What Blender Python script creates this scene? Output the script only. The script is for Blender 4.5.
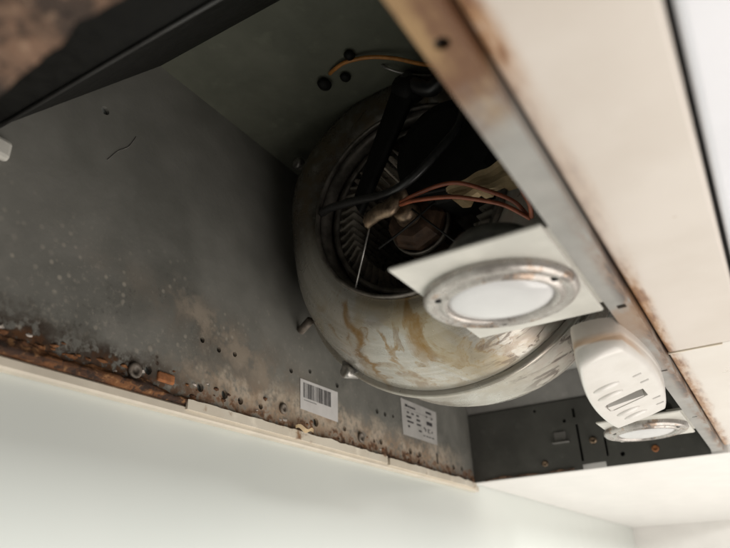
import bpy, bmesh, math, random
from mathutils import Vector, Matrix, noise
random.seed(7)
sc = bpy.context.scene
for o in list(bpy.data.objects): bpy.data.objects.remove(o)
C = sc.collection
S = 0.13                      # one unit of the layout below in metres
Z0 = 1.47                     # height of the camera; the hood's rim is at layout height 1 -> 1.60 m
def W(p): return Vector((p[0]*S, p[1]*S, p[2]*S + Z0))

# ---------------------------------------------------------------- camera
cam = bpy.data.cameras.new('camera'); co = bpy.data.objects.new('camera', cam); C.objects.link(co)
r = Vector((.5149144, -.85635, -.0390873)); d = Vector((.3550323, .2545357, -.8995353)); f = Vector((.7802661, .4493064, .435096))
m = Matrix((r, -d, -f)).transposed().to_4x4(); m.translation = W((0, 0, 0)); co.matrix_world = m
cam.sensor_width = 36; cam.lens = 663.7/730*36; cam.clip_start = .005; cam.clip_end = 100
cam.dof.use_dof = True; cam.dof.focus_distance = .50; cam.dof.aperture_fstop = 8
sc.camera = co
# ---------------------------------------------------------------- light
w = bpy.data.worlds.new('World'); sc.world = w; w.use_nodes = True
bg = w.node_tree.nodes['Background']; bg.inputs[0].default_value = (1, .93, .85, 1); bg.inputs[1].default_value = .20
def area(name, loc, target, size, power, col, sy=None):
    l = bpy.data.lights.new(name, 'AREA'); l.size = size; l.energy = power; l.color = col
    if sy: l.shape = 'RECTANGLE'; l.size_y = sy
    o = bpy.data.objects.new(name, l); C.objects.link(o); o.location = loc
    o.rotation_euler = (Vector(target) - Vector(loc)).to_track_quat('-Z', 'Y').to_euler(); return o
area('room_lamp', (.1, -2.4, 2.03), (.5, .35, 1.5), .3, 30, (1, .98, .95))
area('bench_bounce', (.80, -.45, .75), (.62, .15, 1.6), 1.8, 13, (1, .935, .87), .8)
sc.view_settings.view_transform = 'Standard'; sc.view_settings.look = 'None'; sc.view_settings.exposure = .15; sc.view_settings.gamma = 1
sc.render.engine = 'CYCLES'

# ---------------------------------------------------------------- material helper
class Mat:
    def __init__(s, name, rough=.5, metal=0, spec=.5):
        s.m = bpy.data.materials.new(name); s.m.use_nodes = True; s.t = s.m.node_tree; s.n = s.t.nodes
        s.b = s.n['Principled BSDF']; s.b.inputs['Roughness'].default_value = rough; s.b.inputs['Metallic'].default_value = metal
        s.b.inputs['Specular IOR Level'].default_value = spec; s._h = None; s._u = None
    def lk(s, a, b): s.t.links.new(a, b)
    def val(s, sock, v):
        if hasattr(v, 'is_linked'): s.lk(v, sock)
        elif isinstance(v, (tuple, list)): sock.default_value = (*v, 1) if len(sock.default_value) == 4 and len(v) == 3 else v
        else: sock.default_value = v
    @property
    def h(s):                                  # position in layout units
        if not s._h:
            g = s.n.new('ShaderNodeNewGeometry'); a = s.n.new('ShaderNodeVectorMath'); a.operation = 'SUBTRACT'; a.inputs[1].default_value = (0, 0, Z0)
            b = s.n.new('ShaderNodeVectorMath'); b.operation = 'SCALE'; b.inputs['Scale'].default_value = 1/S
            s.lk(g.outputs['Position'], a.inputs[0]); s.lk(a.outputs[0], b.inputs[0]); s._h = b.outputs[0]
        return s._h
    @property
    def uv(s):
        if not s._u: s._u = s.n.new('ShaderNodeTexCoord').outputs['UV']
        return s._u
    def scaled(s, v, k):
        a = s.n.new('ShaderNodeVectorMath'); a.operation = 'MULTIPLY'; s.lk(v, a.inputs[0]); a.inputs[1].default_value = k; return a.outputs[0]
    def xyz(s, v):
        a = s.n.new('ShaderNodeSeparateXYZ'); s.lk(v, a.inputs[0]); return a.outputs
    def noise(s, scale, vec=None, detail=5, rough=.6, dist=0):
        a = s.n.new('ShaderNodeTexNoise'); s.lk(vec or s.h, a.inputs['Vector'])
        for k, v in (('Scale', scale), ('Detail', detail), ('Roughness', rough), ('Distortion', dist)): a.inputs[k].default_value = v
        return a.outputs[0]
    def voro(s, scale, vec=None, feat='F1'):
        a = s.n.new('ShaderNodeTexVoronoi'); a.feature = feat; s.lk(vec or s.h, a.inputs['Vector']); a.inputs['Scale'].default_value = scale; return a.outputs['Distance']
    def ramp(s, v, a0, a1, lo=0., hi=1.):
        a = s.n.new('ShaderNodeMapRange'); a.interpolation_type = 'SMOOTHSTEP'; s.val(a.inputs[0], v)
        for i, q in zip((1, 2, 3, 4), (a0, a1, lo, hi)): a.inputs[i].default_value = q
        return a.outputs[0]
    def math(s, op, a, b=0.):
        q = s.n.new('ShaderNodeMath'); q.operation = op; s.val(q.inputs[0], a); s.val(q.inputs[1], b); return q.outputs[0]
    def mul(s, *a):
        v = a[0]
        for b in a[1:]: v = s.math('MULTIPLY', v, b)
        return v
    def add(s, a, b): return s.math('ADD', a, b)
    def mix(s, fac, a, b):
        q = s.n.new('ShaderNodeMix'); q.data_type = 'RGBA'; s.val(q.inputs[0], fac); s.val(q.inputs[6], a); s.val(q.inputs[7], b); return q.outputs[2]
    def col(s, v): s.val(s.b.inputs['Base Color'], v); return s
    def rough(s, v): s.val(s.b.inputs['Roughness'], v); return s
    def bump(s, v, strength=.2, dist=.001):
        q = s.n.new('ShaderNodeBump'); q.inputs['Strength'].default_value = strength; q.inputs['Distance'].default_value = dist
        s.lk(v, q.inputs['Height']); s.lk(q.outputs[0], s.b.inputs['Normal']); return s
def plain(name, col, rough=.5, metal=0, var=.12, scale=14, bump=.1):
    M = Mat(name, rough, metal); n = M.noise(scale)
    M.col(M.mix(M.ramp(n, .3, .7), tuple(c*(1-var) for c in col), tuple(min(1, c*(1+var)) for c in col)))
    M.rough(M.ramp(n, .25, .75, rough*.85, min(1, rough*1.15)))
    if bump: M.bump(M.noise(scale*6), bump, .0004)
    return M.m

RUST1, RUST2, RUST3 = (.21, .085, .028), (.045, .022, .013), (.40, .27, .15)
def back_panel_mat():
    M = Mat('grimy_galvanised_sheet', .5, .25); x, y, z = M.xyz(M.h)
    n1 = M.noise(1.1, detail=3, dist=.3); n2 = M.noise(6, detail=6); n3 = M.noise(22, detail=4)
    c = M.mix(M.ramp(n1, .32, .68), (.150, .150, .134), (.235, .232, .210))
    c = M.mix(M.mul(M.ramp(n2, .5, .75), M.ramp(z, 1.9, 1.3), .4), c, (.28, .265, .235))
    # brown smear running diagonally down from mid panel, and a cleaner zone at right
    diag = M.add(M.add(z, M.mul(x, .36)), M.mul(n2, .35))
    sm = M.mul(M.ramp(diag, 2.28, 2.62), M.ramp(diag, 3.05, 2.68), M.ramp(n2, .32, .6), M.ramp(z, 2.3, 1.5))
    c = M.mix(M.mul(sm, M.ramp(z, 1.75, 1.35), .6), c, (.19, .145, .105))
    pale = M.mul(M.ramp(diag, 2.50, 2.62), M.ramp(diag, 2.80, 2.66), M.ramp(n2, .40, .58), M.ramp(z, 1.9, 1.5), M.ramp(x, 2.2, 2.6))
    c = M.mix(M.mul(pale, .6), c, (.40, .34, .27))
    # pale spatter
    v = M.voro(17); sp = M.mul(M.ramp(v, .30, .10), M.ramp(M.noise(3.1), .44, .60), M.ramp(z, 1.95, 1.3), M.ramp(x, 4.2, 3.3))
    c = M.mix(M.mul(sp, .7), c, (.48, .44, .37))
    v2 = M.voro(6.3); sp2 = M.mul(M.ramp(v2, .15, .05), M.ramp(z, 1.75, 1.15), M.ramp(x, 3.0, 2.3))
    c = M.mix(M.mul(sp2, .55), c, (.46, .42, .36))
    g = M.noise(38, detail=3); c = M.mix(M.mul(M.ramp(g, .55, .7), M.ramp(z, 2.0, 1.2), M.ramp(M.noise(1.9), .42, .6), .42), c, (.38, .35, .30)); c = M.mix(M.mul(M.ramp(g, .42, .3), M.ramp(z, 2.0, 1.2), M.ramp(n1, .55, .4), .4), c, (.05, .047, .04))
    # tan greasy deposit above the rim
    zz = M.add(z, M.mul(M.math('SUBTRACT', n2, .5), .34))
    dep = M.mul(M.ramp(zz, 1.30, 1.12), M.ramp(x, 2.2, 2.8), M.ramp(x, 6.6, 5.6))
    c = M.mix(M.mul(dep, M.ramp(n3, .25, .6), .95), c, M.mix(M.ramp(n2, .4, .65), (.58, .49, .39), (.38, .27, .18)))
    # dark burnt dirt and rust right at the rim, on the left
    d2 = M.mul(M.ramp(M.add(zz, M.mul(n3, .1)), 1.27, 1.12), M.ramp(x, 3.1, 2.1))
    c = M.mix(M.mul(d2, M.ramp(n3, .36, .52), .92), c, (.045, .028, .018))
    rs = M.mul(M.ramp(zz, 1.09, 1.03), M.ramp(n3, .42, .56))
    c = M.mix(M.mul(rs, M.ramp(x, 3.0, 2.3, .9, .5)), c, M.mix(M.ramp(n3, .5, .7), RUST1, RUST2))
    sp3 = M.mul(M.ramp(M.voro(9.5), .16, .1), M.ramp(zz, 1.22, 1.12), M.ramp(M.noise(5.0), .52, .6))
    c = M.mix(sp3, c, (.04, .02, .012))
    M.col(c); M.rough(M.ramp(n2, .3, .7, .38, .62)); M.bump(M.add(M.mul(n3, .6), n2), .25, .0012)
    M.b.inputs['Metallic'].default_value = .15
    return M.m
def sheet_mat(name, a, b, rust=0., rough=.5, metal=.15, xr=None):
    M = Mat(name, rough, metal); x, y, z = M.xyz(M.h); n = M.noise(2.4); n2 = M.noise(9, detail=6)
    c = M.mix(M.ramp(n, .3, .7), a, b); c = M.mix(M.mul(M.ramp(n2, .55, .75), .35), c, tuple(q*1.5 for q in b))
    if rust:
        k = M.ramp(M.noise(5.5, detail=7), .62-rust*.3, .74-rust*.3)
        c = M.mix(k, c, M.mix(M.ramp(n2, .4, .6), RUST1, RUST3))
    M.col(c); M.rough(M.ramp(n2, .3, .7, rough*.8, rough*1.2)); M.bump(n2, .15, .0008); return M.m
def flange_mat():
    M = Mat('front_flange_metal', .42, .35); x, y, z = M.xyz(M.h); n = M.noise(3); n2 = M.noise(11, M.scaled(M.h, (.3, 1, 1)), 7)
    c = M.mix(M.ramp(n, .3, .7), (.30, .295, .28), (.40, .39, .37))
    near = M.ramp(M.add(x, M.mul(n, .5)), 1.62, 1.36)
    c = M.mix(near, c, M.mix(M.ramp(n2, .4, .6), (.34, .215, .105), (.17, .085, .045)))
    yy = M.add(y, M.mul(n2, .06))
    edge = M.mul(M.ramp(yy, .40, .345), M.ramp(n2, .40, .55), M.ramp(x, 1.5, 2.5))
    c = M.mix(M.mul(edge, .85), c, M.mix(M.ramp(n2, .5, .62), (.26, .15, .09), (.06, .03, .02)))
    mid = M.mul(M.ramp(M.add(x, n), 3.1, 3.25), M.ramp(M.add(x, n), 3.7, 3.4))
    c = M.mix(M.mul(mid, .6), c, (.33, .20, .11))
    M.col(c); M.bump(n2, .2, .0008); return M.m
def cream_mat(name='cream_enamel', ca=(.66, .60, .54), cb=(.71, .655, .60)):
    M = Mat(name, .33); x, y, z = M.xyz(M.h); n = M.noise(1.6, detail=4); lx = M.scaled(M.h, (.22, 1, 1)); n3 = M.noise(30, lx, 4)
    c = M.mix(M.ramp(n, .35, .65), ca, cb)
    yy = M.add(y, M.mul(M.math('SUBTRACT', M.noise(6, lx, 5), .5), .13))
    e = M.mul(M.ramp(yy, .225, .305), M.ramp(n3, .3, .7, .35, 1.))
    st = M.add(M.ramp(x, 1.35, 1.0), M.mul(M.ramp(x, 2.2, 2.6), 1.3))
    c = M.mix(M.math('MINIMUM', M.mul(e, M.add(st, .45)), 1.), c, M.mix(M.ramp(n3, .45, .7), (.47, .28, .15), (.24, .12, .065)))
    c = M.mix(M.mul(M.ramp(M.voro(5.2), .06, .035), .3), c, (.45, .36, .28))
    M.col(c); M.rough(M.ramp(n, .3, .7, .26, .42)); M.bump(n, .05, .001); return M.m
def housing_mat():
    M = Mat('stained_fan_housing', .4, .5); u, v, _ = M.xyz(M.uv)      # u: angle 0..1 (0.25 = bottom), v: profile
    x, y, z = M.xyz(M.h)
    st = M.scaled(M.uv, (5, 9, 1)); n = M.noise(1, st, 7, .65, 1.2); n2 = M.noise(2.6, detail=6, dist=1.8); n3 = M.noise(12, detail=6)
    c = M.mix(M.ramp(n, .3, .7), (.40, .385, .335), (.52, .505, .455))
    wipe = M.noise(1, M.scaled(M.uv, (9, 30, 1)), 5, .6, .8)
    c = M.mix(M.mul(M.ramp(wipe, .5, .66), .3), c, (.62, .615, .60))
    low = M.ramp(z, 1.8, 1.5)
    tide = M.ramp(M.math('ABSOLUTE', M.math('SUBTRACT', n2, .55)), .03, .004)                # edges of dried grease runs
    patch = M.mul(M.ramp(n2, .52, .62), M.ramp(n3, .35, .6))
    k = M.math('MAXIMUM', M.mul(tide, M.ramp(n3, .38, .55), .7), M.mul(patch, .6))
    ang = M.mul(M.ramp(M.math('ABSOLUTE', M.math('SUBTRACT', y, 1.62)), .8, .45), M.ramp(x, 3.58, 3.5, .15, 1.))
    c = M.mix(M.mul(k, low, ang, .9), c, M.mix(M.ramp(n3, .4, .62), (.38, .25, .085), (.20, .105, .03)))
    c = M.mix(M.mul(M.ramp(M.noise(4.5, detail=7, dist=.6), .5, .68), low, .35), c, (.33, .28, .21))
    c = M.mix(M.mul(M.ramp(M.noise(1.7, dist=1.2), .45, .62), low, M.ramp(x, 3.6, 3.5, .3, 1.), .5), c, (.40, .31, .16))
    c = M.mix(M.mul(M.ramp(y, 1.2, .85), M.ramp(n3, .4, .6), .5), c, (.42, .33, .29))
    for (yy, w0, zt) in ((1.93, .026, 1.62), (1.52, .030, 1.56), (1.70, .012, 1.4)):
        dd = M.math('ABSOLUTE', M.math('SUBTRACT', M.add(y, M.mul(M.math('SUBTRACT', n2, .5), .35)), yy))
        c = M.mix(M.mul(M.ramp(dd, w0*1.9, w0*.2), M.ramp(z, zt, zt-.06), M.ramp(z, 1.12, 1.25), M.ramp(n3, .25, .55, .45, .8)), c, (.27, .15, .035))
    k3 = M.mul(M.ramp(M.noise(1, M.scaled(M.uv, (14, 10, 1)), 7, .7, 1.5), .54, .58), M.ramp(y, 1.35, .95), M.ramp(z, 1.8, 1.5))
    c = M.mix(M.mul(k3, .85), c, (.07, .045, .03))
    upper_tone = M.mul(M.ramp(z, 1.85, 2.25), M.ramp(n3, .2, .6, .6, 1.))                    # mottled dark brown, stronger towards the upper half
    c = M.mix(upper_tone, c, M.mix(M.ramp(n3, .4, .6), (.085, .076, .06), (.13, .105, .07)))
    M.col(c); M.rough(M.ramp(n2, .35, .65, .22, .42)); M.bump(M.add(n3, n), .08, .0008); return M.m
def ring_mat():
    M = Mat('pitted_lamp_ring', .3, .55); n = M.noise(9, detail=6); n2 = M.noise(24, detail=5)
    c = M.mix(M.ramp(n, .35, .65), (.36, .335, .31), (.52, .495, .465))
    c = M.mix(M.mul(M.ramp(n, .54, .63), .7), c, M.mix(M.ramp(n2, .45, .6), (.34, .22, .14), (.05, .035, .025)))
    M.col(c); M.rough(M.ramp(n2, .3, .7, .2, .45)); M.bump(n2, .1, .0005); return M.m
def rust_mat(name='thick_rust', a=RUST1, b=RUST2, c3=(.33, .17, .07)):
    M = Mat(name, .85); n = M.noise(5, M.scaled(M.h, (.45, 1, 2.2)), 7, .65, .6); n2 = M.noise(26, detail=5)
    c = M.mix(M.ramp(n, .42, .60), b, a); c = M.mix(M.mul(M.ramp(n2, .54, .68), .8), c, c3)
    c = M.mix(M.mul(M.ramp(n2, .46, .36), .8), c, (.025, .015, .01))
    M.col(c); M.bump(M.add(n, n2), .7, .002); return M.m
def splash_mat():
    M = Mat('pale_green_glass_splashback', .16); n = M.noise(.5, detail=3)
    M.col(M.mix(M.ramp(n, .3, .7), (.71, .755, .725), (.74, .78, .75))); M.rough(M.ramp(M.noise(1.2), .3, .7, .14, .24)); return M.m
def white_plastic():
    M = Mat('aged_white_plastic', .28); x, y, z = M.xyz(M.h); n = M.noise(7, detail=6)
    c = M.mix(M.ramp(n, .3, .7), (.70, .675, .635), (.76, .74, .705))
    zz = M.add(z, M.mul(M.math('SUBTRACT', n, .5), .02))
    k = M.mul(M.ramp(zz, .925, .935), M.ramp(zz, .975, .94), M.ramp(x, 3.25, 2.95))
    c = M.mix(M.mul(k, .75), c, (.47, .26, .11))
    k = M.mul(M.ramp(zz, .90, .95), M.ramp(x, 3.4, 2.95), .35)
    c = M.mix(k, c, (.60, .46, .34))
    M.col(c); M.b.inputs['Coat Weight'].default_value = .15; return M.m
m_back = back_panel_mat(); m_flange = flange_mat(); m_cream = cream_mat(); m_cream2 = cream_mat('pale_enamel', (.72, .675, .62), (.76, .725, .675)); m_house = housing_mat(); m_ring = ring_mat(); m_rust = rust_mat()
m_rim = rust_mat('flaking_rust_rim', (.19, .11, .07), (.045, .028, .02), (.30, .195, .13))
m_splash = splash_mat(); m_white = white_plastic()
m_ceil = sheet_mat('dull_green_grey_sheet', (.12, .128, .097), (.155, .163, .125), 0, .6)
m_end = sheet_mat('dark_grey_sheet', (.085, .085, .077), (.12, .12, .109), .0, .5)
m_slope = sheet_mat('grey_sheet', (.17, .165, .155), (.23, .225, .21), 0, .5)
m_black = plain('black_plastic', (.009, .009, .008), .6, 0, .3); m_black.node_tree.nodes['Principled BSDF'].inputs['Specular IOR Level'].default_value = .2
m_cable = plain('black_cable', (.018, .018, .018), .33, 0, .3, 30)
m_wire = plain('red_brown_wire', (.27, .075, .035), .4, 0, .25, 20)
m_owire = plain('orange_wire', (.50, .21, .05), .4, 0, .25, 20)
m_tan = plain('tan_tape', (.52, .39, .22), .6, 0, .2, 10, .4)
m_motor = plain('brown_motor_steel', (.06, .034, .02), .6, .3, .5, 12, .6)
m_brass = plain('tarnished_bracket', (.26, .19, .13), .38, .8, .5, 20, .6)
m_blade = plain('dark_fan_steel', (.16, .145, .125), .38, .5, .4, 12, .2)
m_fin = plain('greasy_fan_blades', (.48, .44, .37), .3, .6, .35, 12, .2)
m_steel = plain('worn_steel', (.38, .37, .35), .35, .7, .25, 18, .2)
m_dull = plain('grimy_rivet', (.20, .17, .14), .6, .3, .4, 16, .4)
m_plate = plain('white_enamel_plate', (.60, .59, .54), .35, 0, .10, 5, .05)
m_lens = plain('frosted_lens', (.80, .805, .81), .15, 0, .03, 5, 0)
m_lens.node_tree.nodes['Principled BSDF'].inputs['Transmission Weight'].default_value = .2
m_reflector = plain('bright_reflector', (.85, .85, .85), .3, .8, .03, 5, 0)
m_cab = plain('white_cabinet_board', (.83, .815, .79), .4, 0, .03, 3, .03)
m_fascia = plain('white_fascia', (.78, .79, .84), .3, 0, .03, 3, .03)
m_trim = plain('cream_painted_trim', (.72, .66, .55), .45, 0, .08, 5, .15)
m_trim2 = sheet_mat('stained_ivory_trim', (.70, .63, .51), (.80, .75, .64), .22, .5, 0)
m_paper = plain('sticker_paper', (.62, .61, .60), .55, 0, .05, 12, .1)
m_paper2 = plain('rating_sticker_paper', (.44, .43, .41), .5, 0, .08, 12, .1)
m_ink = plain('printed_ink', (.045, .043, .045), .6, 0, .2, 30, 0)
m_orange = plain('orange_rusted_plate', (.36, .14, .05), .8, 0, .4, 16, .5)
m_hole = plain('black_void', (.006, .006, .006), .9, 0, .1, 10, 0)

# ---------------------------------------------------------------- mesh helpers (all coordinates in layout units)
def root(name, base, label, cat, group=None):
    o = bpy.data.objects.new(name, None); C.objects.link(o); o.location = W(base); o['label'] = label; o['category'] = cat
    o.empty_display_size = .02
    if group: o['group'] = group
    return o
def place(o, parent, loc=None):
    if parent: o.parent = parent
def wloc(o):
    v = Vector((0, 0, 0))
    while o: v += Vector(o.location); o = o.parent
    return v
def build(name, vs, fs, mat, parent=None, smooth=False, bevel=0, seg=1, label=None, cat=None, kind=None, uv=None, origin=None):
    pts = [W(v) for v in vs]
    org = W(origin) if origin else sum(pts, Vector())/len(pts)
    me = bpy.data.meshes.new(name); me.from_pydata([p - org for p in pts], [], fs)
    bm = bmesh.new(); bm.from_mesh(me)
    bmesh.ops.recalc_face_normals(bm, faces=bm.faces)
    if bevel: bmesh.ops.bevel(bm, geom=[e for e in bm.edges if len(e.link_faces) == 2 and e.calc_face_angle(0) > .6], offset=bevel*S, segments=seg, affect='EDGES', profile=.5, clamp_overlap=True)
    bm.to_mesh(me); bm.free()
    if smooth:
        for p in me.polygons: p.use_smooth = True
    me.materials.append(mat)
    if uv:
        l = me.uv_layers.new(name='UVMap')
        for lp in me.loops: l.data[lp.index].uv = uv[lp.vertex_index]
    o = bpy.data.objects.new(name, me); C.objects.link(o)
    o.location = org - wloc(parent) if parent else org
    if parent: o.parent = parent
    if label: o['label'] = label
    if cat: o['category'] = cat
    if kind: o['kind'] = kind
    return o
def boxv(a, b):
    x0, y0, z0 = a; x1, y1, z1 = b
    return [(x0,y0,z0),(x1,y0,z0),(x1,y1,z0),(x0,y1,z0),(x0,y0,z1),(x1,y0,z1),(x1,y1,z1),(x0,y1,z1)], [(0,1,2,3),(4,5,6,7),(0,1,5,4),(1,2,6,5),(2,3,7,6),(3,0,4,7)]
def box(name, a, b, mat, parent=None, **k): v, q = boxv(a, b); return build(name, v, q, mat, parent, **k)
def merge(parts):
    vs, fs = [], []
    for v, q in parts:
        n = len(vs); vs += list(v); fs += [tuple(i+n for i in t) for t in q]
    return vs, fs
def frame_of(ax):
    ax = Vector(ax).normalized(); t = Vector((0, 0, 1)) if abs(ax.z) < .9 else Vector((0, 1, 0))
    u = ax.cross(t).normalized(); return ax, u, ax.cross(u)
def lathe(c, ax, prof, n=32, closed=False, caps=True):           # prof: (distance along axis, radius)
    ax, u, v = frame_of(ax); c = Vector(c); vs, fs = [], []
    for (t, rr) in prof:
        for i in range(n):
            a = 2*math.pi*i/n; vs.append(tuple(c + ax*t + u*rr*math.cos(a) + v*rr*math.sin(a)))
    k = len(prof)
    for j in range(k if closed else k-1):
        for i in range(n):
            a, b = j*n+i, j*n+(i+1) % n; j2 = (j+1) % k; fs.append((a, b, j2*n+(i+1) % n, j2*n+i))
    if caps and not closed: fs += [tuple(range(n)), tuple(range((k-1)*n, k*n))]
    return vs, fs
def smooth_path(pts, n=6):
    P = [Vector(p) for p in pts]; P = [2*P[0]-P[1]] + P + [2*P[-1]-P[-2]]; out = []
    for i in range(1, len(P)-2):
        a, b, c_, e = P[i-1:i+3]
        for k in range(n):
            t = k/n; out.append(.5*((2*b)+(c_-a)*t+(2*a-5*b+4*c_-e)*t*t+(3*b-a-3*c_+e)*t**3))
    out.append(P[-2]); return out
def tube(pts, rad, n=8, sm=6):
    P = smooth_path(pts, sm) if sm else [Vector(p) for p in pts]; vs, fs = [], []; u = None
    for i, p in enumerate(P):
        t = (P[min(i+1, len(P)-1)] - P[max(i-1, 0)]).normalized()
        if u is None: u = frame_of(t)[1]
        u = (u - t*u.dot(t)).normalized(); v = t.cross(u)
        for k in range(n):
            a = 2*math.pi*k/n; vs.append(tuple(p + (u*math.cos(a)+v*math.sin(a))*rad))
    for i in range(len(P)-1):
        for k in range(n): fs.append((i*n+k, i*n+(k+1) % n, (i+1)*n+(k+1) % n, (i+1)*n+k))
    fs += [tuple(range(n)), tuple(range((len(P)-1)*n, len(P)*n))]; return vs, fs
def grid(fn, nu, nv):
    vs = [fn(i/nu, j/nv) for i in range(nu+1) for j in range(nv+1)]
    fs = [(i*(nv+1)+j, (i+1)*(nv+1)+j, (i+1)*(nv+1)+j+1, i*(nv+1)+j+1) for i in range(nu) for j in range(nv)]
    return vs, fs
def cut(o, cutters):                                             # real holes through a sheet
    v, q = merge(cutters); c_ = build('cutter', v, q, m_hole)
    md = o.modifiers.new('holes', 'BOOLEAN'); md.object = c_; md.solver = 'EXACT'; md.operation = 'DIFFERENCE'
    bpy.context.view_layer.update(); dg = bpy.context.evaluated_depsgraph_get()
    me = bpy.data.meshes.new_from_object(o.evaluated_get(dg)); o.modifiers.clear(); o.data = me
    bpy.data.objects.remove(c_)

# ---------------------------------------------------------------- setting
YB = 2.62                                                        # inner face of the hood's back panel
splash = box('splashback_wall', (-6, YB+.045, -9), (14.8, YB+.2, 9), m_splash, kind='structure')
wall_r = box('wall_right', (14.8, -8, -9), (15, YB+.2, 9), m_cab, kind='structure')
cab = root('kitchen_cabinet', (10.7, 1, .985), 'white kitchen cabinet with plain underside past the far end of the hood', 'cabinet')
box('underside_board', (6.68, .27, .985), (14.795, YB+.04, 1.1), m_cab, cab, bevel=.008)
box('side_board', (6.68, .27, 1.102), (6.8, YB+.04, 5), m_cab, cab)
t = root('trim_strip', (2, YB, .9), 'cream painted trim strip along the wall under the rusty rear rim', 'trim')
box('batten', (-3, YB-.02, .897), (6.66, YB+.044, .952), m_trim, t, bevel=.01)
def ragged(x0, x1, zb, zt, y0, y1, amp, sd, n=60):
    def fn(u, v):
        x = x0+(x1-x0)*u; k = noise.noise(Vector((x*5+sd, sd, 0)))+.5*noise.noise(Vector((x*17+sd, 1, sd)))
        return (x, y0, zb+(zt-zb)*v + (amp*k if v > .5 else 0))
    v, q = grid(fn, n, 1); nn = len(v); v2 = [(a, y1, c) for a, b, c in v]
    fs = list(q) + [tuple(i+nn for i in t) for t in q]
    for i in range(n):
        for j in (0, 1): a, b = i*2+j, (i+1)*2+j; fs.append((a, b, b+nn, a+nn))
    fs += [(0, 1, nn+1, nn), (2*n, 2*n+1, nn+2*n+1, nn+2*n)]
    return v+v2, fs
v, q = ragged(2.53, 4.72, .93, .985, YB-.036, YB-.021, .016, 3); build('edge_piece', v, q, m_trim2, t)
v, q = ragged(4.75, 6.55, .92, .975, YB-.042, YB-.021, .016, 9); build('edge_piece', v, q, m_trim2, t)

# ---------------------------------------------------------------- the hood
hood = root('range_hood', (3.5, 1.5, 1), 'open grimy range hood with rusted rim seen from below, filters removed', 'range hood')
bp = box('back_panel', (.45, YB, .985), (6.62, YB+.022, 3.06), m_back, hood)
def yhole(x, z, rr, n=10): return lathe((x, YB-.03, z), (0, 1, 0), [(0, rr), (.09, rr)], n)
HOLES = [(2.64,1.36,.018),(2.78,1.34,.018),(2.92,1.35,.018),(3.49,1.39,.02),(3.71,1.44,.018),(4.06,1.42,.022),(2.65,1.08,.026),(2.85,1.085,.028),(2.99,1.075,.024),
         (3.18,1.08,.02),(3.78,1.09,.032),(4.15,1.11,.022),(4.58,1.09,.018),(4.69,1.10,.026),(4.65,1.34,.024),(4.78,1.34,.022),(4.92,1.35,.018),(5.2,1.10,.03),(5.38,1.10,.03),(6.1,1.08,.03),(6.3,1.09,.03),(2.27,1.085,.024)]
HOLES.append((1.785, 2.44, .026))
cut(bp, [yhole(*h_) for h_ in HOLES] + [boxv((5.72, YB-.03, 1.06), (5.76, YB+.06, 1.16))])
sl = box('knockout_plate', (2.33, YB-.012, 1.045), (2.45, YB+.01, 1.10), m_orange, hood, bevel=.012, seg=2)
for (x, z, rr) in ((2.18, 1.06, .042), (3.40, 1.11, .036), (4.37, 1.08, .04)):
    v, q = lathe((x, YB-.002, z), (0, -1, 0), [(0, rr), (.012, rr), (.018, rr*.8), (.012, rr*.45), (.004, rr*.4)], 14); s_ = build('rivet', v, q, m_dull, hood, smooth=True)
box('top_panel', (2.05, .36, 3.015), (6.2, YB+.02, 3.055), m_ceil, hood)
# end panel on the far side with slots and a notch
ep_out = [(.41, .985), (1.30, .985), (1.30, 1.035), (1.52, 1.03), (1.52, .985), (YB-.004, .985), (YB-.004, 1.66), (.41, 1.66)]
n = len(ep_out); v = [(6.6, y, z) for y, z in ep_out] + [(6.625, y, z) for y, z in ep_out]
ep = build('end_panel', v, [tuple(range(n)), tuple(range(n, 2*n))] + [(i, (i+1) % n, n+(i+1) % n, n+i) for i in range(n)], m_end, hood)
def xbox(y0, y1, z0, z1): return boxv((6.56, y0, z0), (6.66, y1, z1))
cut(ep, [xbox(1.505, 1.53, 1.48, 1.57), xbox(1.497, 1.52, 1.06, 1.41), xbox(1.262, 1.282, 1.08, 1.25), xbox(1.37, 1.39, 1.20, 1.23)] +
    [lathe((6.56, y, z), (1, 0, 0), [(0, rr), (.1, rr)], 10) for y, z, rr in ((1.62, 1.46, .018), (1.14, 1.08, .022), (1.9, 1.6, .015))])
box('backing_sheet', (6.632, .40, 1.045), (6.66, YB-.004, 1.64), m_hole, hood)
for (y, z, rr, mt) in ((1.87, 1.08, .03, m_brass), (.85, 1.09, .032, m_orange), (1.38, 1.24, .035, m_brass)):
    v, q = lathe((6.602, y, z), (-1, 0, 0), [(0, rr), (.012, rr), (.022, rr*.6), (.012, rr*.3)], 14); build('screw', v, q, mt, hood, smooth=True)
cl = box('clip', (6.55, 1.60, 1.25), (6.602, 1.76, 1.262), m_slope, hood, bevel=.003)
box('clip_tab', (6.585, 1.63, 1.262), (6.602, 1.74, 1.36), m_slope, cl, bevel=.004)
v, q = ragged(1.6, 2.5, .99, 1.0, 6.585, 6.598, .03, 5, 40); build('rust_crust', [(b, a, c) for a, b, c in v], q, m_rim, hood)
v = [(6.622, .38, 1.662), (6.622, YB-.003, 1.662), (5.75, YB-.003, 3.012), (5.75, .38, 3.012)]
v2 = [(x+.03, y, z+.0) for x, y, z in v]
build('sloping_end_panel', v+v2, [(0,1,2,3),(4,5,6,7),(0,1,5,4),(1,2,6,5),(2,3,7,6),(3,0,4,7)], m_slope, hood)
v = [(6.44, .38, 1.90), (6.44, 1.5, 1.90), (6.36, 1.5, 2.02), (6.36, .38, 2.02)]
build('bracket_rail', v+[(x-.05, y, z) for x, y, z in v], [(0,1,2,3),(4,5,6,7),(0,1,5,4),(1,2,6,5),(2,3,7,6),(3,0,4,7)], m_steel, hood)
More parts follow.
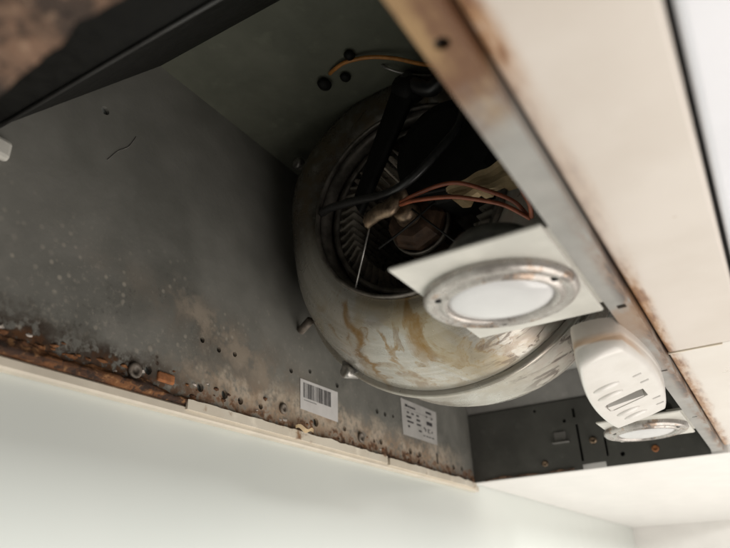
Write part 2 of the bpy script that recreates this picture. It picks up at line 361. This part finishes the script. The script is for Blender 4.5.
# near end: black duct box with a sloping side
pr = [(.46, 1.99), (1.27, 1.99), (2.11, 3.012), (.46, 3.012)]
v = [(x, .39, z) for x, z in pr] + [(x, YB-.003, z) for x, z in pr]
build('black_end_box', v, [(0,1,2,3),(4,5,6,7),(0,1,5,4),(1,2,6,5),(2,3,7,6),(3,0,4,7)], m_black, hood, bevel=.02, seg=2)
v, q = tube([(1.262,.40,1.985),(1.262,YB-.01,1.985)], .011, 6, 0); build('edge_highlight', v, q, plain('grey_highlight', (.07,.07,.068), .35, .3), hood, smooth=True)  # added grey tube standing in for the reflected highlight on the box's crease
box('near_end_panel', (.42, .37, 1.03), (.45, YB, 3.03), m_end, hood)
box('white_clip', (1.12, YB-.05, 1.815), (1.325, YB-.001, 1.915), m_plate, hood, bevel=.02, seg=2)
def rimfn(u, vv):
    y = .30+2.3*u; e = .03*noise.noise(Vector((y*6, 3, 0)))+.015*noise.noise(Vector((y*19, 5, 0)))
    x = -1.5+(2.035+.085*(y-.8)+e*.6)*vv
    return (x, y, 1.0+.012*noise.noise(Vector((x*9, y*9, 0))))
v, q = grid(rimfn, 60, 14); nn = len(v)
fs = list(q)+[tuple(i+nn for i in t_) for t_ in q]
for i in range(60): a, b = i*15+14, (i+1)*15+14; fs.append((a, b, b+nn, a+nn))
build('near_rim', v+[(x, y, z+.03) for x, y, z in v], fs, m_rim, hood)
# front: inner wall, folded flange, cream underside, fascia
box('front_inner_panel', (-2, .365, 1.01), (6.62, .385, 3.03), m_end, hood)
fl = box('front_flange', (-2, .315, 1.0), (6.60, .398, 1.012), m_flange, hood)
def zslot(x0, x1, y0, y1): return boxv((x0, y0, .97), (x1, y1, 1.05))
cut(fl, [lathe((.965, .352, .97), (0, 0, 1), [(0, .018), (.08, .018)], 14), zslot(2.63, 2.67, .33, .365), zslot(3.70, 3.725, .335, .372), zslot(5.0, 5.02, .34, .37)])
box('flange_backing', (-2, .322, 1.02), (6.6, .362, 1.03), m_hole, hood)
box('flange_riser', (-2, .307, 1.0), (6.6, .3145, 1.075), m_flange, hood)
for i, (xa, xb) in enumerate(((-2, 3.585),)):
    box('front_underside', (xa, -.055, 1.05), (xb, .300, 1.12), m_cream, hood, bevel=.016, seg=3)
box('front_end_underside', (3.588, -.055, 1.054), (6.66, .300, 1.12), m_cream2, hood, bevel=.006)
v, q = ragged(-.01, .2, 0, .012, 0, .01, .012, 2, 16)
build('chipped_sealant', [(3.592+c*1.2-.006, .06+a*1.2, 1.046+b) for a, b, c in v], q, m_trim2, hood)
fa = box('front_fascia', (-2, -.62, 1.035), (6.66, -.072, 1.16), m_fascia, hood, bevel=.02, seg=2)
box('fascia_backing', (-2, -.60, 1.165), (6.66, .30, 3.0), m_end, hood)
# rusted rear lip
def lip(x0, x1, zb, zt, yb, amp, sd, nu=160, nv=6):
    def fn(u, vv):
        x = x0+(x1-x0)*u; k = noise.noise(Vector((x*6, vv*2, sd)))+.6*noise.noise(Vector((x*21, vv*5, sd)))
        taper = min(1, max(.12, (x1-x)*1.1))
        return (x, yb - .028*math.sin(math.pi*min(1, vv*1.1))*taper - .014*k, zb+(zt-zb)*taper*vv + amp*k*(vv**2))
    return grid(fn, nu, nv)
v, q = lip(.5, 3.1, .954, 1.022, YB-.006, .022, 1.3); build('rusted_rear_lip', v, q, m_rust, hood, smooth=True)
fl_p = []
for k in range(150):
    x = random.uniform(1.2, 5.6)**1.0; z = 1.02+abs(random.gauss(0, .045)); sz = random.uniform(.006, .022)
    if x > 3 and random.random() < .5: continue
    pts = []; a0 = random.random()*6
    for i in range(6): a = a0+i*math.pi/3; rr = sz*random.uniform(.5, 1.2); pts.append((x+rr*1.7*math.cos(a), YB-.001, z+rr*math.sin(a)*.8))
    fl_p.append(([*pts, (x, YB-.001-sz*.7, z)], [(i, (i+1) % 6, 6) for i in range(6)]))
v, q = merge(fl_p[::2]); build('rust_flakes', v, q, m_rust, hood, kind='stuff')
m_flake = plain('pale_paint_flakes', (.50, .45, .40), .7, 0, .25, 20, .3)
v, q = merge(fl_p[1::8]); build('paint_flakes', v, q, m_flake, hood, kind='stuff')
# scrap of yellowed tape on the rim
v, q = grid(lambda a, b: (3.47+.20*a, YB-.055-.02*math.sin(3*a)*b, .985+.022*b+.012*math.sin(9*a)), 10, 4); build('tape_scrap', v, q, m_tan, hood)
v, q = tube([(1.842,YB-.001,2.146),(1.90,YB-.0015,2.24),(1.96,YB-.0015,2.304),(2.003,YB-.001,2.40)], .003, 4, 4); build('scratch', v, q, m_steel, hood)
# stickers on the back panel
def sheet_on_back(name, c4, y, mat, parent, lab=None):
    v = [(x, y, z) for x, z in c4] + [(x, y+.0025, z) for x, z in c4]
    return build(name, v, [(0,1,2,3),(4,5,6,7),(0,1,5,4),(1,2,6,5),(2,3,7,6),(3,0,4,7)], mat, parent, label=lab)
b4 = [(3.59, 1.36), (4.06, 1.365), (4.055, 1.14), (3.592, 1.15)]
bs = sheet_on_back('barcode_sticker', b4, YB-.004, m_paper, hood, 'white barcode sticker on the grimy back panel')
def rect_on(c4, u0, v0, u1, v1, y):
    def bl(u, vv):
        a, b, c_, e = [Vector((p[0], y, p[1])) for p in c4]; return tuple((a*(1-u)+b*u)*(1-vv)+(e*(1-u)+c_*u)*vv)
    return [bl(u0, v0), bl(u1, v0), bl(u1, v1), bl(u0, v1)], [(0, 1, 2, 3)]
bars = []; u = .075
while u < .80:
    wd = random.choice((.008, .008, .014, .02)); bars.append(rect_on(b4, u, .10, u+wd, .60, YB-.0052)); u += wd+random.choice((.009, .009, .014, .02))
for k in range(11): bars.append(rect_on(b4, .09+k*.03, .66, .105+k*.03, .69, YB-.0052))
v, q = merge(bars); build('barcode_print', v, q, m_ink, bs)
r4 = [(5.07, 1.54), (5.79, 1.55), (5.76, 1.235), (5.08, 1.225)]
rs_ = sheet_on_back('rating_sticker', r4, YB-.004, m_paper2, hood, 'grey rating sticker with small print on the back panel')
pr_ = [rect_on(r4, a, b, c_, e, YB-.0052) for a, b, c_, e in (
    (.10,.12,.17,.20),(.18,.14,.225,.20),(.235,.14,.27,.20),(.28,.14,.325,.20),(.335,.14,.38,.20),(.68,.10,.84,.17),(.07,.255,.90,.262),
    (.14,.32,.20,.37),(.26,.32,.33,.37),(.40,.32,.47,.37),(.12,.44,.25,.50),(.40,.44,.50,.50),(.14,.57,.31,.62),(.40,.57,.52,.62),(.15,.70,.20,.76),(.45,.74,.53,.79),
    (.68,.24,.72,.29),(.83,.26,.87,.31),(.69,.40,.86,.51),(.55+.05,.60,.63,.66),(.635,.64,.665,.72),(.72,.62,.745,.74),(.755,.62,.79,.64),(.755,.72,.79,.74),(.83,.66,.86,.72),
    (.58,.84,.63,.87),(.66,.84,.72,.87),(.74,.84,.80,.87),(.83,.84,.90,.87))]
v, q = merge(pr_); build('rating_print', v, q, m_ink, rs_)

# ---------------------------------------------------------------- blower
cy, cz = 1.48, 2.15
bl = root('fan_blower', (3.6, cy, 1.08), 'stained drum-shaped fan blower with open round inlet inside the hood', 'fan')
low_p = [(3.10,.646),(3.095,.68),(3.10,.73),(3.13,.80),(3.18,.87),(3.25,.935),(3.34,.99),(3.44,1.03),(3.55,1.058),(3.585,1.066)]
up_p  = [(3.10,.646),(3.075,.67),(3.055,.72),(3.05,.79),(3.055,.86),(3.075,.91),(3.12,.955),(3.2,1.0),(3.4,1.045),(3.585,1.066)]
NA = 96
def shell(lo, up):
    vs, uv = [], []
    for j in range(len(lo)):
        for i in range(NA):
            a = 2*math.pi*i/NA; s_ = math.sin(a); k = min(1, max(0, (s_+.15)/.75)); k = k*k*(3-2*k)
            x = lo[j][0]*(1-k)+up[j][0]*k; rr = lo[j][1]*(1-k)+up[j][1]*k
            vs.append((x, cy+rr*math.cos(a), min(3.012, cz+rr*s_))); uv.append(((i/NA+.5) % 1, j/len(lo)))
    fs = [(j*NA+i, j*NA+(i+1) % NA, (j+1)*NA+(i+1) % NA, (j+1)*NA+i) for j in range(len(lo)-1) for i in range(NA)]
    return vs, fs, uv
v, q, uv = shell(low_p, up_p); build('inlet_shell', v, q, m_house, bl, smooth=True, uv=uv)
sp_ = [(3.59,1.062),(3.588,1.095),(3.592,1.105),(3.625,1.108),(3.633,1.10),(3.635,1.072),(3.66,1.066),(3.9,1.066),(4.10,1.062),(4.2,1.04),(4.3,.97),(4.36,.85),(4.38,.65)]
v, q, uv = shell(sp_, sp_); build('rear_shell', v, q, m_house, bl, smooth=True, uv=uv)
def circ_prof(name, prof, mat, parent, n=64, closed=True):
    v, q = lathe((0, cy, cz), (1, 0, 0), prof, n, closed); return build(name, v, q, mat, parent, smooth=True)
circ_prof('inlet_ring', [(3.085+.02*math.cos(a), .635+.014*math.sin(a)) for a in [k*math.pi/4 for k in range(8)]], m_blade, bl)
circ_prof('bellmouth', [(3.11,.628),(3.16,.605),(3.25,.60),(3.25,.61),(3.16,.615),(3.12,.64)], m_house if False else m_blade, bl)
circ_prof('inner_back', [(4.2, .005), (4.2, .64), (4.25, .64), (4.25, .005)], m_blade, bl)
fw = circ_prof('fan_wheel', [(3.19,.545),(3.19,.58),(3.21,.58),(3.21,.545)], m_blade, bl)
circ_prof('fan_hub_plate', [(4.05,.02),(4.05,.575),(4.08,.575),(4.08,.02)], m_blade, fw)
bv = None
for i in range(54):
    a = 2*math.pi*i/54
    if bv is None:
        vs = []
        for x in (3.21, 4.05):
            for rr, da in ((.44,.12),(.51,.03),(.572,-.0)): vs += [(x, cy+rr*math.cos(da), cz+rr*math.sin(da)), (x, cy+rr*math.cos(da+.014), cz+rr*math.sin(da+.014))]
        fs = [(0,2,8,6),(2,4,10,8),(1,3,9,7),(3,5,11,9),(0,1,7,6),(4,5,11,10)]
        bv = build('fan_blade', vs, fs, m_fin, fw, origin=(3.6, cy, cz)); base_loc = bv.location.copy()
    else:
        o = bv.copy(); C.objects.link(o); o.parent = fw; o.rotation_euler = (a, 0, 0)
mot = None
v, q = lathe((0, cy-.05, cz-.17), (1, 0, 0), [(3.04,.08),(3.05,.13),(3.07,.16),(3.10,.17),(3.11,.185),(3.14,.185),(3.145,.175),(3.6,.175),(3.75,.15)], 8); mot = build('motor', v, q, m_motor, bl, smooth=False)
v, q = lathe((0, cy-.05, cz-.17), (1, 0, 0), [(2.93,.03),(2.93,.06),(2.97,.07),(3.025,.08)], 20); build('motor_boss', v, q, m_brass, mot, smooth=True)
v, q = lathe((0, cy-.05, cz-.17), (1, 0, 0), [(3.16,.176),(3.16,.19),(3.20,.19),(3.20,.176)], 28, True); build('motor_band', v, q, m_blade, mot, smooth=True)
# bent bracket above the motor
v, q = tube([(2.90,1.64,1.95),(2.87,1.58,1.93),(2.86,1.50,1.955),(2.86,1.42,2.0),(2.88,1.36,2.02)], .035, 8); v = [(x, y+.25*(z-1.97), 1.955+(z-1.955)*1.35-.03*math.sin(y*23)) for x, y, z in v]
build('bent_bracket', v, q, m_brass, bl, smooth=True)
v, q = tube([(2.9,1.50,2.08),(2.87,1.44,2.09),(2.89,1.40,2.06),(2.95,1.45,2.03)], .018, 7); build('bracket_loop', v, q, m_brass, bl, smooth=True)
def stay(name, pts, rad, mat, sm=0): v, q = tube(pts, rad, 6, sm); return build(name, v, q, mat, bl, smooth=True)
stay('stay_wire', [(3.085, 1.85, 1.63), (2.905, 1.615, 1.955)], .006, m_steel)
stay('stay_wire', [(3.085, cy+.635, cz+.10), (2.93, 1.75, 2.14), (2.90, 1.52, 2.08)], .010, m_blade)
stay('stay_wire', [(2.95, 1.60, 1.78), (2.90, 1.45, 1.80), (2.90, 1.33, 1.86), (2.93, 1.22, 1.95)], .007, m_black, 4)
stay('stay_wire', [(2.90, 1.35, 1.93), (2.92, 1.24, 1.80), (3.0, 1.15, 1.70)], .006, m_black, 4)
stay('stay_wire', [(3.085, .86, 2.05), (2.95, 1.15, 2.02), (2.9, 1.38, 2.02)], .012, m_black)
# thick black wrapped harness crossing the inlet from the top
v, q = grid(lambda a, b: (2.95+.1*a, 1.36+.44*a+.09*(b-.5)*(1.5-a), 2.86-.68*a+.10*(b-.5)), 12, 4)
v2 = [(x+.05, y, z) for x, y, z in v]; nn = len(v)
build('wrapped_strap', v+v2, list(q)+[tuple(i+nn for i in t_) for t_ in q]+[(i*5+e, (i+1)*5+e, (i+1)*5+e+nn, i*5+e+nn) for i in range(12) for e in (0, 4)], m_black, bl, smooth=True)
v, q = lathe((3.04, 1.16, 2.33), (-1, .1, 0), [(-.2,.34),(0,.34),(.05,.32),(.07,.25),(.075,.08)], 26); build('motor_cover', v, q, m_black, bl, smooth=False)
v, q = lathe((3.0, 1.36, 2.87), (.2, .5, .4), [(-.10,.05),(-.08,.085),(.05,.09),(.09,.06)], 14); build('harness_clamp', v, q, m_black, bl, smooth=True)
for (y, z, x) in ((2.43, 2.90, 3.30), (2.22, 1.32, 3.56)):
    v, q = lathe((x, y, z), (-1, .25, 0), [(-.1,.03),(0,.045),(.02,.045),(.03,.03),(.02,.012)], 12); build('mounting_screw', v, q, m_steel, bl, smooth=True)
box('mounting_lug', (3.585, 2.14, 1.30), (3.63, 2.28, 1.42), m_slope, bl, bevel=.012)
v, q = tube([(3.55, 2.50, 1.75), (3.58, YB-.01, 1.70)], .03, 8, 0); build('support_stud', v, q, m_dull, bl, smooth=True)

# ---------------------------------------------------------------- cables
def cable(name, pts, rad, mat, label, cat='wire', grp=None):
    v, q = tube(pts, rad, 9, 7); o = build(name, v, q, mat, None, smooth=True, label=label, cat=cat)
    if grp: o['group'] = grp
    return o
cable('red_brown_wire', [(2.86,1.40,1.97),(2.80,1.28,1.945),(2.79,1.13,1.945),(2.80,1.02,1.925),(2.84,.90,1.86),(2.9,.78,1.78),(2.95,.73,1.70)], .0115, m_wire, 'red-brown wire arching over the tan tape in the blower inlet')
cable('red_brown_wire', [(2.86,1.40,1.955),(2.80,1.28,1.91),(2.78,1.08,1.85),(2.80,.95,1.80),(2.86,.82,1.75),(2.95,.72,1.68)], .0115, m_wire, 'lower red-brown wire sagging below the tan tape in the inlet')
cable('red_brown_wire', [(2.78,.70,1.80),(2.75,.685,1.72),(2.78,.67,1.66),(2.9,.70,1.66)], .012, m_wire, 'short red-brown wire hanging beside the front flange above the near lamp')
cable('orange_wire', [(2.745,1.775,3.013),(2.71,1.72,2.99),(2.69,1.62,2.985),(2.72,1.47,2.97),(2.80,1.33,2.95),(2.92,1.20,2.93),(3.05,1.02,2.92),(3.2,.8,2.95),(3.2,.6,3.0)], .013, m_owire, 'thin orange wire arching across the dark top of the hood')
cable('black_cable', [(3.0,.90,2.72),(2.93,.97,2.52),(2.86,1.01,2.33),(2.82,1.13,2.18),(2.82,1.30,2.07),(2.85,1.48,2.05),(2.9,1.68,2.11),(3.0,1.95,2.20),(3.07,2.07,2.235)], .026, m_cable, 'black cable looping across the blower inlet', 'cable')
cable('black_cable', [(3.06,1.34,3.0),(2.98,1.35,2.93),(2.96,1.30,2.85),(2.98,1.20,2.78),(2.97,1.1,2.80),(3.0,.9,2.86),(3.1,.6,2.95)], .05, m_cable, 'thick black cable bundle at the top behind the orange wire', 'cable')
cable('grey_wire', [(2.86,1.46,3.012),(2.88,1.42,2.975),(2.95,1.34,2.95),(3.05,1.22,2.95),(3.2,1.0,2.98)], .008, m_steel, 'thin grey wire sagging just under the orange wire', 'wire')
def blob(name, c, s3, mat, lab, cat):
    v, q = lathe(c, (0, 0, -1), [(-.005,.6),(.4,1.0),(.75,.8),(.95,.35)], 14)
    v = [(c[0]+(x-c[0])*s3[0], c[1]+(y-c[1])*s3[1], c[2]+(z-c[2])*s3[2]) for x, y, z in v]
    return build(name, v, q, mat, None, smooth=True, label=lab, cat=cat)
blob('black_grommet', (2.785,1.845,3.014), (.055,.045,.06), m_black, 'largest black grommet where the orange wire enters the hood top', 'grommet')
blob('black_grommet', (2.66,1.575,3.014), (.04,.035,.05), m_black, 'small black grommet above the orange wire', 'grommet')
blob('black_grommet', (2.81,1.70,3.014), (.04,.035,.045), m_black, 'small black grommet just below the orange wire', 'grommet')
# folded scrap of tan tape
def tape(a, b):
    p0, p1, p2, p3 = [Vector(p) for p in ((2.90,1.135,1.99),(2.90,.785,2.05),(2.88,.675,1.86),(2.88,1.07,1.85))]
    p = (p0*(1-a)+p1*a)*(1-b)+(p3*(1-a)+p2*a)*b
    p.x += .012*math.sin(a*9)*(b-.3)+.012*math.sin(b*7); p.z += .007*math.sin(a*15+b*3)+(.02*(1 if int(a*6) % 2 else -.6) if b > .95 else 0); p.y += .015*math.sin(b*11); return tuple(p)
v, q = grid(tape, 18, 6); nn = len(v)
build('tan_tape', v+[(x+.02, y, z) for x, y, z in v], list(q)+[tuple(i+nn for i in t_) for t_ in q], m_tan, None, label='crumpled tan tape scrap across the wiring in the inlet', cat='tape')

# ---------------------------------------------------------------- downlights
def downlight(x0, x1, label):
    y0, y1 = .415, .955; cx, cyy = (x0+x1)/2-.01, .70
    t = root('downlight', (cx, cyy, 1), label, 'lamp', 'recessed downlights along the front of the hood')
    box('mounting_plate', (x0, y0, .995), (x1, y1, 1.012), m_plate, t, bevel=.006)
    box('plate_arm', (x0+.05, .387, 1.013), (x1-.05, .50, 1.03), m_plate, t)
    R_ = .285
    prof = [(0,R_),(.022,R_+.002),(.036,R_-.01),(.041,R_-.028),(.034,R_-.04),(.033,R_-.056),(.043,R_-.063),(.047,R_-.076),(.034,.196),(.0,.192)]
    v, q = lathe((cx, cyy, .995), (0, 0, -1), prof, 56, caps=False); rg = build('trim_ring', v, q, m_ring, t, smooth=True)
    for a in (.3, 2.2, 4.4):
        c_ = (cx+.236*math.cos(a), cyy+.236*math.sin(a), .962); v, q = lathe(c_, (0,0,-1), [(-.004,.014),(.004,.014),(.006,.009)], 10)
        build('ring_notch', [(x, y, z) for x, y, z in v], q, m_hole, rg)
    v, q = lathe((cx, cyy, .975), (0, 0, -1), [(-.01,.198),(.006,.198),(.018,.175),(.026,.13),(.031,.07),(.033,.01)], 48); build('lens', v, q, m_lens, t, smooth=True)
    v, q = lathe((cx, cyy, .978), (0, 0, 1), [(0,.197),(.05,.17),(.10,.12),(.13,.06),(.13,.03)], 40, caps=False); build('reflector', v, q, m_reflector, t, smooth=True)
    v, q = lathe((cx, cyy, 1.02), (0, 0, 1), [(0,.015),(.005,.035),(.03,.04),(.09,.03)], 16); build('bulb', v, q, m_plate, t, smooth=True)
    v, q = lathe((cx, cyy, 1.0125), (0, 0, 1), [(0,.22),(.12,.21),(.2,.15),(.22,.05)], 32); build('lamp_can', v, q, m_steel, t, smooth=True)
downlight(1.812, 2.64, 'near recessed downlight with rust-pitted ring on white plate in front of blower')
downlight(4.745, 5.55, 'far recessed downlight partly hidden behind the white switch unit')

# ---------------------------------------------------------------- switch unit
sw = root('switch_unit', (3.45, .54, 1), 'white plastic switch unit with buttons hanging between the two downlights', 'switch')
def outline(x, side):
    t = (x-2.86)/(4.12-2.86); w_ = math.sin(math.pi*min(1, max(0, t)))**.8
    return (.60+.115*t+.05*w_) if side else (.405+.02*t-.055*w_)
xs = [2.86+(4.12-2.86)*i/22 for i in range(23)]
out = [(x, outline(x, 1)) for x in xs] + [(4.135, .60), (4.14, .52)] + [(x, outline(x, 0)) for x in reversed(xs)] + [(2.838, .432), (2.822, .47), (2.818, .51), (2.824, .55), (2.84, .582)]
cxx = 3.5; cyy = .54
lv = [(1.03,1.04),(.955,1.04),(.936,1.036),(.930,1.022),(.925,1.020),(.895,1.01),(.878,.995),(.867,.97),(.860,.93),(.857,.87),(.856,.8)]
vs = []; N = len(out); slot = [(3.54,.655),(3.70,.655),(3.68,.45),(3.52,.45)]; sc_ = (3.61, .56)
def slope(y, z): return z-.26*(y-.54)*min(1, max(0, (1.03-z)/.14))
for z, k in lv:
    for x, y in out:
        ex = 1-(1-k)*.42; yy = cyy+(y-cyy)*k; vs.append((cxx+(x-cxx)*ex, yy, slope(yy, z)))
def ray_slot(p):
    dx, dy = p[0]-sc_[0], p[1]-sc_[1]; best = 9
    for i in range(4):
        a_, b_ = slot[i], slot[(i+1) % 4]; ex, ey = b_[0]-a_[0], b_[1]-a_[1]; den = dx*ey-dy*ex
        if abs(den) < 1e-9: continue
        t_ = ((a_[0]-sc_[0])*ey-(a_[1]-sc_[1])*ex)/den; u_ = ((a_[0]-sc_[0])*dy-(a_[1]-sc_[1])*dx)/den
        if t_ > 0 and -.001 <= u_ <= 1.001: best = min(best, t_)
    return (sc_[0]+dx*best, sc_[1]+dy*best)
last = vs[-N:]
for dz in (0, .002, .045):
    for p in last: x, y = ray_slot(p); vs.append((x, y, slope(y, .856)+dz))
K = len(lv)+3
fs = [(j*N+i, j*N+(i+1) % N, (j+1)*N+(i+1) % N, (j+1)*N+i) for j in range(K-1) for i in range(N)] + [tuple(range(N)), tuple(range((K-1)*N, K*N))]
body = build('switch_body', vs, fs, m_white, sw, smooth=True)
body.data.set_sharp_from_angle(angle=math.radians(50))
def zf(y): return .855-.26*(y-.54)
def onface(pts, dz): return [(x, y, zf(y)+dz) for x, y in pts]
v = onface([(3.545,.65),(3.695,.65),(3.675,.455),(3.525,.455)], .04); v += [(x, y, z+.01) for x, y, z in v]
build('slot_floor', v, [(0,1,2,3),(4,5,6,7),(0,1,5,4),(1,2,6,5),(2,3,7,6),(3,0,4,7)], plain('grey_slot', (.05,.048,.046), .5), sw)
v = onface([(3.61,.65),(3.692,.65),(3.676,.47),(3.665,.47)], .004); v += [(x, y, z+.04) for x, y, z in v]
build('slider', v, [(0,1,2,3),(4,5,6,7),(0,1,5,4),(1,2,6,5),(2,3,7,6),(3,0,4,7)], m_white, sw)
for (x, y) in ((3.26,.575),(3.41,.59),(3.82,.585),(3.95,.57)):
    v, q = lathe((0,0,0), (0,0,-1), [(-.3,1),(0,1),(.5,.86),(.85,.5),(1,.05)], 20)
    v = [(x+a*.038, y+b*.065, zf(y+b*.065)+c_*.014) for a, b, c_ in v]; build('button', v, q, m_white, sw, smooth=True)
m_mark = plain('faded_print', (.52,.50,.48), .5)
for (x, y) in ((3.27,.45),(3.41,.44),(3.78,.445),(3.92,.45)):
    v = onface([(x,y),(x+.018,y),(x+.018,y-.04),(x,y-.04)], -.0012); build('button_mark', v+[(a, b, c_+.004) for a, b, c_ in v], [(0,1,2,3),(4,5,6,7),(0,1,5,4),(1,2,6,5),(2,3,7,6),(3,0,4,7)], m_mark, sw)
